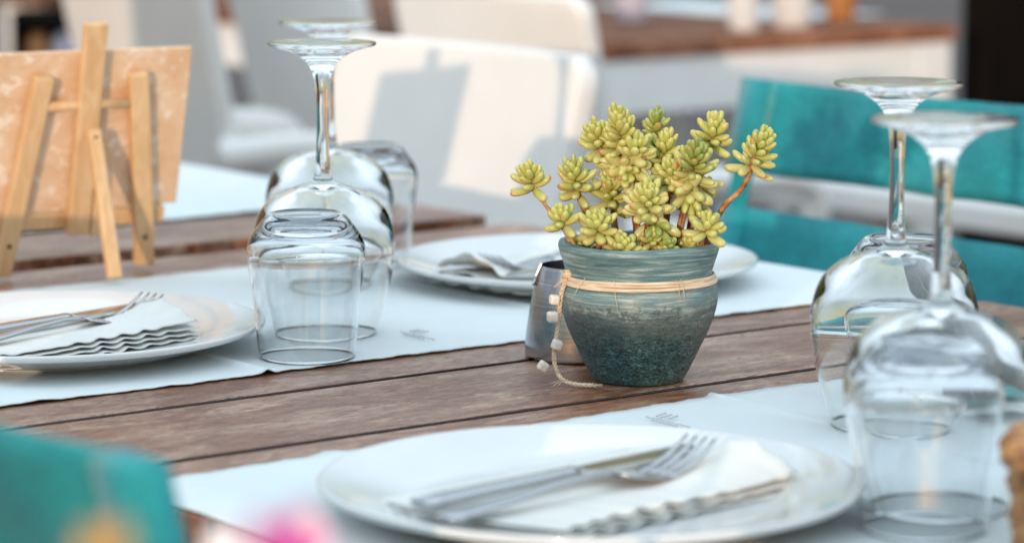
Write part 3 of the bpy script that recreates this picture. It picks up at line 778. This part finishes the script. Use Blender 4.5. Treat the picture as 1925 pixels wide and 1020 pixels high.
# ------------------------------------------------------------------ wooden easel with board, seen from behind
ez = thing('tabletop_easel', 'small pine tabletop easel seen from behind, standing by the left plate', 'easel', (1.3205, 2.351, TZ + .0036), radians(-7.5))
LN = radians(16)
def EP(x, s, o_=0):     # a point on the leaning plane; o_ = distance to the far (board) side
    return Vector((x, -s * sin(LN) + o_ * cos(LN), s * cos(LN) + o_ * sin(LN)))
UPN = (0, cos(LN), sin(LN))
for sx in (-1, 1):
    bm = bmesh.new(); bar(bm, EP(sx * .0670, .001), EP(sx * .0430, .182), .0175, .010, UPN)
    for q in bm.verts: q.co.z = max(q.co.z, 0)
    lg = obj('leg', bm, M_pine, ez, smooth=False, bevel=.0018)
    bm = bmesh.new(); tube(bm, [EP(sx * .0632, .030, -.0054), EP(sx * .0632, .030, -.0020)], .0021, 10); obj('screw', bm, M_hole, lg)
bm = bmesh.new(); bar(bm, EP(0, .036), EP(0, .229), .0205, .010, UPN)
obj('centre_post', bm, M_pine, ez, smooth=False, bevel=.0018)
bm = bmesh.new(); bar(bm, EP(.0155, .034), EP(.0155, .120), .008, .010, UPN); obj('brace', bm, M_pine, ez, smooth=False, bevel=.0012)
bm = bmesh.new(); tube(bm, [EP(-.046, .155), EP(.046, .155)], .0042, 12); obj('dowel', bm, M_pine, ez)
bm = bmesh.new(); bar(bm, EP(-.084, .046, .0122), EP(.084, .046, .0122), .0150, .014, UPN); obj('ledge', bm, M_pine, ez, smooth=False, bevel=.0015)
bm = bmesh.new(); bar(bm, EP(.002, .136, -.010), (.004, -.084, .004), .0125, .0095, (0, 1, .3))
for q in bm.verts: q.co.z = max(q.co.z, -.0012)
rp_ = obj('rear_prop', bm, M_pine, ez, smooth=False, bevel=.0022)
bm = bmesh.new(); tube(bm, [EP(.002, .131, -.0185), EP(.002, .131, -.0146)], .0023, 10); obj('hinge_screw', bm, M_hole, rp_)
board = bmesh.new(); Mx = Matrix(((1, 0, 0, 0), (0, cos(LN), -sin(LN), 0), (0, sin(LN), cos(LN), 0), (0, 0, 0, 1)))
box(board, -.096, .0955, .0075, .0125, .0555, .201, Mx)
o = obj('menu_board', board, M_ply, None, smooth=False, bevel=.001); o.location = ez.location; o.rotation_euler = ez.rotation_euler
tag(o, 'bare orange tan board leaning on the little pine easel', 'board')

# ------------------------------------------------------------------ teal chairs (local +y is the way a sitter faces)
def make_teal(label, loc, rz):
    t = thing('teal_chair', label, 'chair', loc, rz, 'teal canvas chairs')
    W = .268
    rk = math.tan(radians(13.5))
    def bp(z, o_=0): return -.27 + (.875 - z) * rk + o_
    def rail(z0, z1, nm, sag=.012):
        bm = bmesh.new()
        def fn(a, b):
            x = -W + 2 * W * a; z = z0 + (z1 - z0) * b
            s_ = (1 - (2 * a - 1) ** 2)
            return Vector((x, bp(z) - sag * s_ + .0035 * sin(a * 17 + b * 5) * s_ + .002 * sin(a * 31 - b * 9) * s_, z - .004 * s_ * b))
        grid(bm, 28, 8, fn)
        for sx in (-1, 1):
            bar(bm, (sx * (W - .019), bp(z0 + .001) - .003, z0 + .001), (sx * (W - .019), bp(z1 - .001) - .003, z1 - .003), .038, .013, (0, 1, 0))
        return obj(nm, bm, M_teal, t, solid=.004)
    bc = rail(.777, .872, 'back_canvas'); rail(.545, .744, 'lower_back_canvas')
    for sx in (-1, 1):
        for dx in (.042, .046):
            bm = bmesh.new(); xx = sx * (W - dx); sg = .012 * (1 - (xx / W) ** 2)
            tube(bm, [(xx, bp(q) - sg + .0028, q) for q in (.779, .80, .82, .845, .869)], .0009, 5); obj('stitched_hem', bm, M_stitch, bc)
    for sx in (-1, 1):
        bm = bmesh.new(); bar(bm, (sx * (W - .018), bp(.0) * .35 - .10, 0), (sx * (W - .018), bp(.45) - .018, .45), .034, .026, (0, 1, 0))
        obj('leg', bm, M_tealwood, t, smooth=False, bevel=.004)
        bm = bmesh.new(); bar(bm, (sx * (W - .019), bp(.42) - .003, .42), (sx * (W - .019), bp(.866) - .003, .866), .028, .008, (0, 1, 0))
        obj('back_post', bm, M_tealwood, t, smooth=False, bevel=.004)
        bm = bmesh.new(); bar(bm, (sx * (W - .018), .20, 0), (sx * (W - .018), .185, .425), .034, .028, (0, 1, 0))
        obj('leg', bm, M_tealwood, t, smooth=False, bevel=.004)
    bm = bmesh.new()
    def sf(a, b): return Vector((-W + .01 + (2 * W - .02) * a, -.17 + .37 * b, .448 - .014 * (1 - (2 * a - 1) ** 2)))
    grid(bm, 20, 10, sf); obj('seat', bm, M_teal, t, solid=.006)
    for y in (-.165, .19):
        bm = bmesh.new(); box(bm, -W + .036, W - .036, y - .012, y + .012, .395, .428)
        obj('seat_rail', bm, M_tealwood, t, smooth=False, bevel=.003)
    return t
tc0 = make_teal('teal canvas chair close to the camera at the lower left corner, strongly blurred', (.908, 1.338, 0), radians(-90))
copy_tree(tc0, (1.856, 2.106, 0), radians(90), 'teal chair across the table at right, with plant shadow on its back')
copy_tree(tc0, (.908, 2.045, 0), radians(-90), 'teal chair drawn up to the left plate, beyond the left picture edge')
copy_tree(tc0, (.908, .58, 0), radians(-90), 'teal chair at the near table end, below the bottom picture edge')

# ------------------------------------------------------------------ white armchairs
def make_white(label, loc, rz):
    t = thing('white_armchair', label, 'chair', loc, rz, 'white armchairs on the terrace')
    W = .235; rk = math.tan(radians(13))
    def bp(z): return -.27 + (.89 - z) * rk
    bm = bmesh.new()
    def fn(a, b):
        z = .40 + .475 * b; ww = W + .010 * b
        u_ = 2 * a - 1
        rr = .035; zz = z
        top = .875
        if z > top - rr:
            q = (z - (top - rr)) / rr; ww = ww - rr + rr * math.sqrt(max(0, 1 - q * q * .96))
        return Vector((ww * u_, bp(z) + .010 * u_ * u_, zz))
    grid(bm, 20, 30, fn); obj('backrest', bm, M_whitefab, t, solid=.030, bevel=.006)
    bm = bmesh.new()
    def sf(a, b):
        u_ = 2 * a - 1; return Vector((.235 * u_, -.17 + .40 * b, .445 - .012 * (1 - u_ * u_) * (1 - (2 * b - 1) ** 2)))
    grid(bm, 16, 16, sf); obj('seat', bm, M_whitefab, t, solid=.035, bevel=.008)
    for sx in (-1, 1):
        bm = bmesh.new(); x = sx * .262
        pts = spline([Vector((x - sx * .02, -.215, .575)), Vector((x, -.12, .580)), Vector((x, .05, .578)), Vector((x, .16, .568)), Vector((x, .20, .545)), Vector((x - sx * .005, .205, .49)), Vector((x - sx * .02, .20, .42))], 6)
        tube(bm, pts, .023, 12); ar = obj('arm', bm, M_white, t)
        bm = bmesh.new(); bar(bm, (sx * .235, .205, 0), (sx * .225, .19, .43), .042, .042, (0, 1, 0)); obj('leg', bm, M_white, t, smooth=False, bevel=.008)
        bm = bmesh.new(); bar(bm, (sx * .215, -.27, 0), (sx * .205, -.165, .43), .040, .040, (0, 1, 0)); obj('leg', bm, M_white, t, smooth=False, bevel=.008)
    return t
wc0 = make_white('white armchair behind the succulent, its broad back half in sunlight', (1.905, 2.91, 0), radians(90))
for x, y, a, lb in ((2.655, 4.10, -90, 'white armchair seen from behind above the easel board, left of the stems'),
                    (3.18, 4.43, -90, 'narrow white armchair behind the upturned left wine glass stems'),
                    (3.17, 3.86, -90, 'white armchair pulled up to the left end of the background table'),
                    (3.05, 5.62, -90, 'pale white armchair at the top left corner beyond the easel')):
    q = copy_tree(wc0, (x, y, 0), radians(a), lb)
    if y == 4.43: q.scale.x = .80            # a narrow one
    if y == 4.10: q.scale = (.85, 1, 1.11)        # a narrower, taller chair of the same kind

# a closed parasol added out of view only to shade the white chair behind the easel
pa = thing('added_shade_parasol', 'closed white parasol added beyond the left picture edge to shade a white chair', 'parasol', (.15, 2.10, 0))
bm = bmesh.new(); tube(bm, [(0, 0, .05), (0, 0, 2.55)], .02, 14); obj('pole', bm, M_white, pa)
bm = bmesh.new(); lathe(bm, [(0, 0), (.24, 0), (.25, .02), (.22, .05), (.05, .07), (.04, .12), (.022, .12), (0, .12)], 32); obj('base', bm, M_dark, pa)
bm = bmesh.new(); lathe(bm, smooth_prof([(.13, .78), (.14, .95), (.115, 1.4), (.085, 1.8), (.05, 2.3), (.022, 2.5)], 4), 64, f=lambda r, z, a: (r * (1 + .16 * sin(8 * a)), z)); obj('folded_canopy', bm, M_whitefab, pa, solid=.004)

# ------------------------------------------------------------------ background table things
def cup(label, x, y, m, r=.04, h=.095, g='cups on the background table'):
    bm = bmesh.new()
    lathe(bm, [(0, 0)] + smooth_prof([(r * .72, 0), (r * .8, .004), (r * .9, h * .5), (r, h), (r * .97, h + .001), (r * .86, h * .5), (r * .74, .008)], 3) + [(0, .007)], 40)
    o = obj('cup', bm, m); o.location = (x, y, TZ + .001); return tag(o, label, 'cup', g)
M_lilac = mat('lilac_ceramic', (.5, .48, .58), .4); n = N(M_lilac); n.l(n.ramp(n.noise(n.coords(), 30, 3), [(.3, (.45, .43, .53)), (.7, (.54, .52, .62))]), n.b.inputs['Base Color'])
M_amber = mat('amber_ceramic', (.45, .19, .06), .4); n = N(M_amber); n.l(n.ramp(n.noise(n.coords(), 30, 3), [(.3, (.38, .15, .04)), (.7, (.5, .22, .08))]), n.b.inputs['Base Color'])
cup('tall white cup on the background table, left of the rounder bright one', 3.94, 4.41, M_porc, .036, .12)
cup('bright white cup on the background table, between the tall one and amber one', 4.08, 4.425, M_porc, .046, .085)
cup('lilac grey cup on the background table, left of the white cups', 3.93, 4.73, M_lilac, .036, .12)
cup('amber cup toward the right end of the background table', 4.28, 4.50, M_amber, .035, .06)
bm = bmesh.new(); grid(bm, 30, 20, lambda a, b: (-.14 + .28 * a + .002 * sin(b * 40), -.32 + .64 * b, .001 + .001 * sin(a * 9) * sin(b * 7)))
o = obj('placemat', bm, M_mat, None, solid=.001); o.location = (4.345, 4.90, TZ + .0016); o.rotation_euler = (0, 0, 0)
tag(o, 'white placemat at the right end of the background table', 'placemat')

# near-black stand added to stand in for a shaded gap, with two jars
sd_ = thing('dark_gap_stand', 'narrow dark stand added for the shaded gap between the white chairs, upper left corner', 'stand', (3.39, 6.10, 0), radians(-37.5))
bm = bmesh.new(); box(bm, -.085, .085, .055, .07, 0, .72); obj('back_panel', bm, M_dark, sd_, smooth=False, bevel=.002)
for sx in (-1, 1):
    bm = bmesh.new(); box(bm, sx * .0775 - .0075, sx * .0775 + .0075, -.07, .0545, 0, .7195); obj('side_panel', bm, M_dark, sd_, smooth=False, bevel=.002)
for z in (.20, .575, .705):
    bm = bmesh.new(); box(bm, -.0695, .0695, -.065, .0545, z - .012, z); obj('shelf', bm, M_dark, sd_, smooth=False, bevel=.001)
for dx, m_, lb in ((-.034, M_amber, 'orange jar on the added dark stand at upper left'), (.026, M_lilac, 'lilac jar on the added dark stand at upper left')):
    bm = bmesh.new(); lathe(bm, [(0, 0)] + smooth_prof([(.022, 0), (.027, .008), (.028, .06), (.022, .078), (.020, .092)], 3) + [(0, .092)], 32)
    o = obj('jar', bm, m_); p = sd_.location + AX * dx - AY * .02; o.location = (p.x, p.y, .576); tag(o, lb, 'jar')
# white bench glimpsed through the gap of the teal chair back
bn = thing('white_bench', 'low white bench seen through the gap in the teal chair back', 'bench', (3.83, 3.55, 0), 0)
bm = bmesh.new(); box(bm, -.17, .17, -.55, .55, .47, .515); obj('seat', bm, M_white, bn, smooth=False, bevel=.006)
for sx in (-1, 1):
    for sy in (-1, 1):
        bm = bmesh.new(); box(bm, sx * .13 - .025, sx * .13 + .025, sy * .46 - .025, sy * .46 + .025, 0, .469); obj('leg', bm, M_white, bn, smooth=False, bevel=.004)

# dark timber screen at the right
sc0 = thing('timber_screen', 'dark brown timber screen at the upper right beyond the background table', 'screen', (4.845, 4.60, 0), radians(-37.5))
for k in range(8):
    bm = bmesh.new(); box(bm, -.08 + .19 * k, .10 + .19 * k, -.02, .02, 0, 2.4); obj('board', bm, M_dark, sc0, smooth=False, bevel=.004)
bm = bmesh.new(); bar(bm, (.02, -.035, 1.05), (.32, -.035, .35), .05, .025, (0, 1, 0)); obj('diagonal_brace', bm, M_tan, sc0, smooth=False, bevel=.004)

# ------------------------------------------------------------------ wicker basket at the lower right
M_wick = mat('wicker', (.4, .17, .05), .55); n = N(M_wick)
wf = n.noise(n.coords((60, 60, 200)), 1, 4, .6)
n.l(n.ramp(wf, [(.3, (.20, .07, .02)), (.5, (.42, .19, .06)), (.75, (.60, .34, .15))]), n.b.inputs['Base Color']); n.bump(wf, .4, .001)
bk = thing('wicker_basket', 'honey brown woven wicker basket cut off by the lower right edge', 'basket', (1.236, 1.010, TZ + .0026))
bm = bmesh.new()
for row in range(7):
    z = .006 + row * .0090; R0 = .099 + .004 * (z / .062)
    pts = []
    for i in range(145):
        a = 2 * pi * i / 144; rr = R0 + .0035 * sin(a * 18 + row * pi); pts.append((rr * cos(a), rr * sin(a), z + .0008 * sin(a * 7 + row)))
    tube(bm, pts, .0054, 7, cap=False)
obj('woven_side', bm, M_wick, bk)
bm = bmesh.new()
for i in range(36):
    a = 2 * pi * i / 36; tube(bm, [(.099 * cos(a), .099 * sin(a), .002), (.103 * cos(a), .103 * sin(a), .064)], .0026, 6)
obj('stake', bm, M_wick, bk)['kind'] = 'stuff'
bm = bmesh.new()
for k in range(2):
    pts = [((.105 + .005 * cos(i * .55 + k * pi)) * cos(2 * pi * i / 160), (.105 + .005 * cos(i * .55 + k * pi)) * sin(2 * pi * i / 160), .067 + .005 * sin(i * .55 + k * pi)) for i in range(161)]
    tube(bm, pts, .0055, 7, cap=False)
obj('rim', bm, M_wick, bk)
bm = bmesh.new(); lathe(bm, [(0, .001), (.09, .001), (.09, .004), (0, .004)], 40); obj('base', bm, M_wick, bk)

# ------------------------------------------------------------------ foreground flowering plant at the lower left
M_mag = mat('magenta_petal', (.55, .03, .25), .5); n = N(M_mag)
n.l(n.ramp(n.noise(n.coords(), 60, 3), [(.3, (.50, .02, .22)), (.7, (.66, .06, .34))]), n.b.inputs['Base Color'])
M_wpet = mat('white_petal', (.8, .70, .70), .5); n = N(M_wpet)
n.l(n.ramp(n.noise(n.coords(), 50, 3), [(.3, (.78, .66, .68)), (.7, (.84, .78, .76))]), n.b.inputs['Base Color'])
M_ypet = mat('yellow_petal', (.7, .38, .03), .5); n = N(M_ypet)
n.l(n.ramp(n.noise(n.coords(), 50, 3), [(.3, (.55, .22, .02)), (.7, (.64, .34, .04))]), n.b.inputs['Base Color'])
M_gleaf = mat('green_leaf', (.12, .2, .03), .45); n = N(M_gleaf)
n.l(n.ramp(n.noise(n.coords(), 40, 3), [(.3, (.09, .16, .02)), (.7, (.17, .26, .05))]), n.b.inputs['Base Color'])
CAM = Vector((0, 0, 1.13))
def FP(x, d, dz): return AX * x + AY * d + Vector((0, 0, 1.13 - dz))
def FB(px, py, d):      # a bloom d metres away, given the direction it is seen in
    return FP((px - 962) / 5800 * d, d, d * math.tan(radians(8.24) + math.atan((py - 510) / 5800)))
fl = thing('flowering_plant', 'out of focus flowers, magenta, white and orange, at the lower left corner', 'flowering plant', FP(-.10, .90, 1.13))
o0 = fl.location.copy()
def flower(c, axis, m, R, n_=5, wid=.42):
    ax = axis.normalized(); s = ax.cross(Vector((0, .3, 1))).normalized(); q = ax.cross(s)
    for k in range(n_):
        a = 2 * pi * k / n_ + .3; d = s * cos(a) + q * sin(a); e = ax.cross(d)
        bm = bmesh.new()
        def fn(i, j):
            t = i; wv = wid * R * sin(pi * min(1, t * .93 + .06)) ** .7 * (2 * j - 1)
            return c + d * (R * t) + e * wv + ax * (R * .5 * t * t - .25 * abs(wv))
        grid(bm, 8, 6, fn)
        for v_ in bm.verts: v_.co -= o0
        obj('petal', bm, m, fl, solid=.0008)
    bm = bmesh.new(); tube(bm, [c - o0 - ax * .03, c - o0], .004, 6); obj('flower_tube', bm, M_gleaf, fl)
F1 = FB(530, 1040, .74); F2 = FB(505, 1118, .97); F3 = FB(180, 1040, .70)
flower(F1, L3(.15, -.5, .8), M_mag, .0112)
flower(F2, L3(-.1, -.5, 1), M_wpet, .029, 5, .5)
flower(F3, L3(-.2, -.6, .8), M_ypet, .0075)
root = Vector((0, 0, .34))
for i, F_ in enumerate((F1, F2, F3)):
    bm = bmesh.new(); e = F_ - o0 - L3(0, -.01, .03)
    tube(bm, spline([root + L3(.02 * (i - 1), 0, 0), root + L3(.03 * (i - 1), .02, .22), e - L3(0, 0, .10), e], 6), .004, 7); obj('stem', bm, M_gleaf, fl)
rnd = random.Random(31)
bm = bmesh.new()
for i in range(60):
    a = rnd.uniform(0, 6.28); h = rnd.uniform(.36, .72); d = Vector((cos(a), sin(a), rnd.uniform(-.2, .6))).normalized(); b = Vector((.03 * cos(a), .03 * sin(a), h))
    s = d.cross(Vector((0, 0, 1))).normalized(); Lf = rnd.uniform(.05, .10)
    vs = [bm.verts.new(b), bm.verts.new(b + d * Lf * .5 + s * Lf * .22), bm.verts.new(b + d * Lf), bm.verts.new(b + d * Lf * .5 - s * Lf * .22)]
    bm.faces.new(vs)
obj('foliage', bm, M_gleaf, fl, solid=.0008)
M_terra = mat('terracotta', (.36, .14, .07), .8); n = N(M_terra); n.l(n.ramp(n.noise(n.coords(), 20, 4), [(.3, (.3, .11, .055)), (.7, (.42, .18, .10))]), n.b.inputs['Base Color'])
bm = bmesh.new(); lathe(bm, [(0, 0), (.11, 0), (.15, .30), (.165, .30), (.165, .35), (.15, .35), (.145, .33), (0, .33)], 48); obj('planter', bm, M_terra, fl)
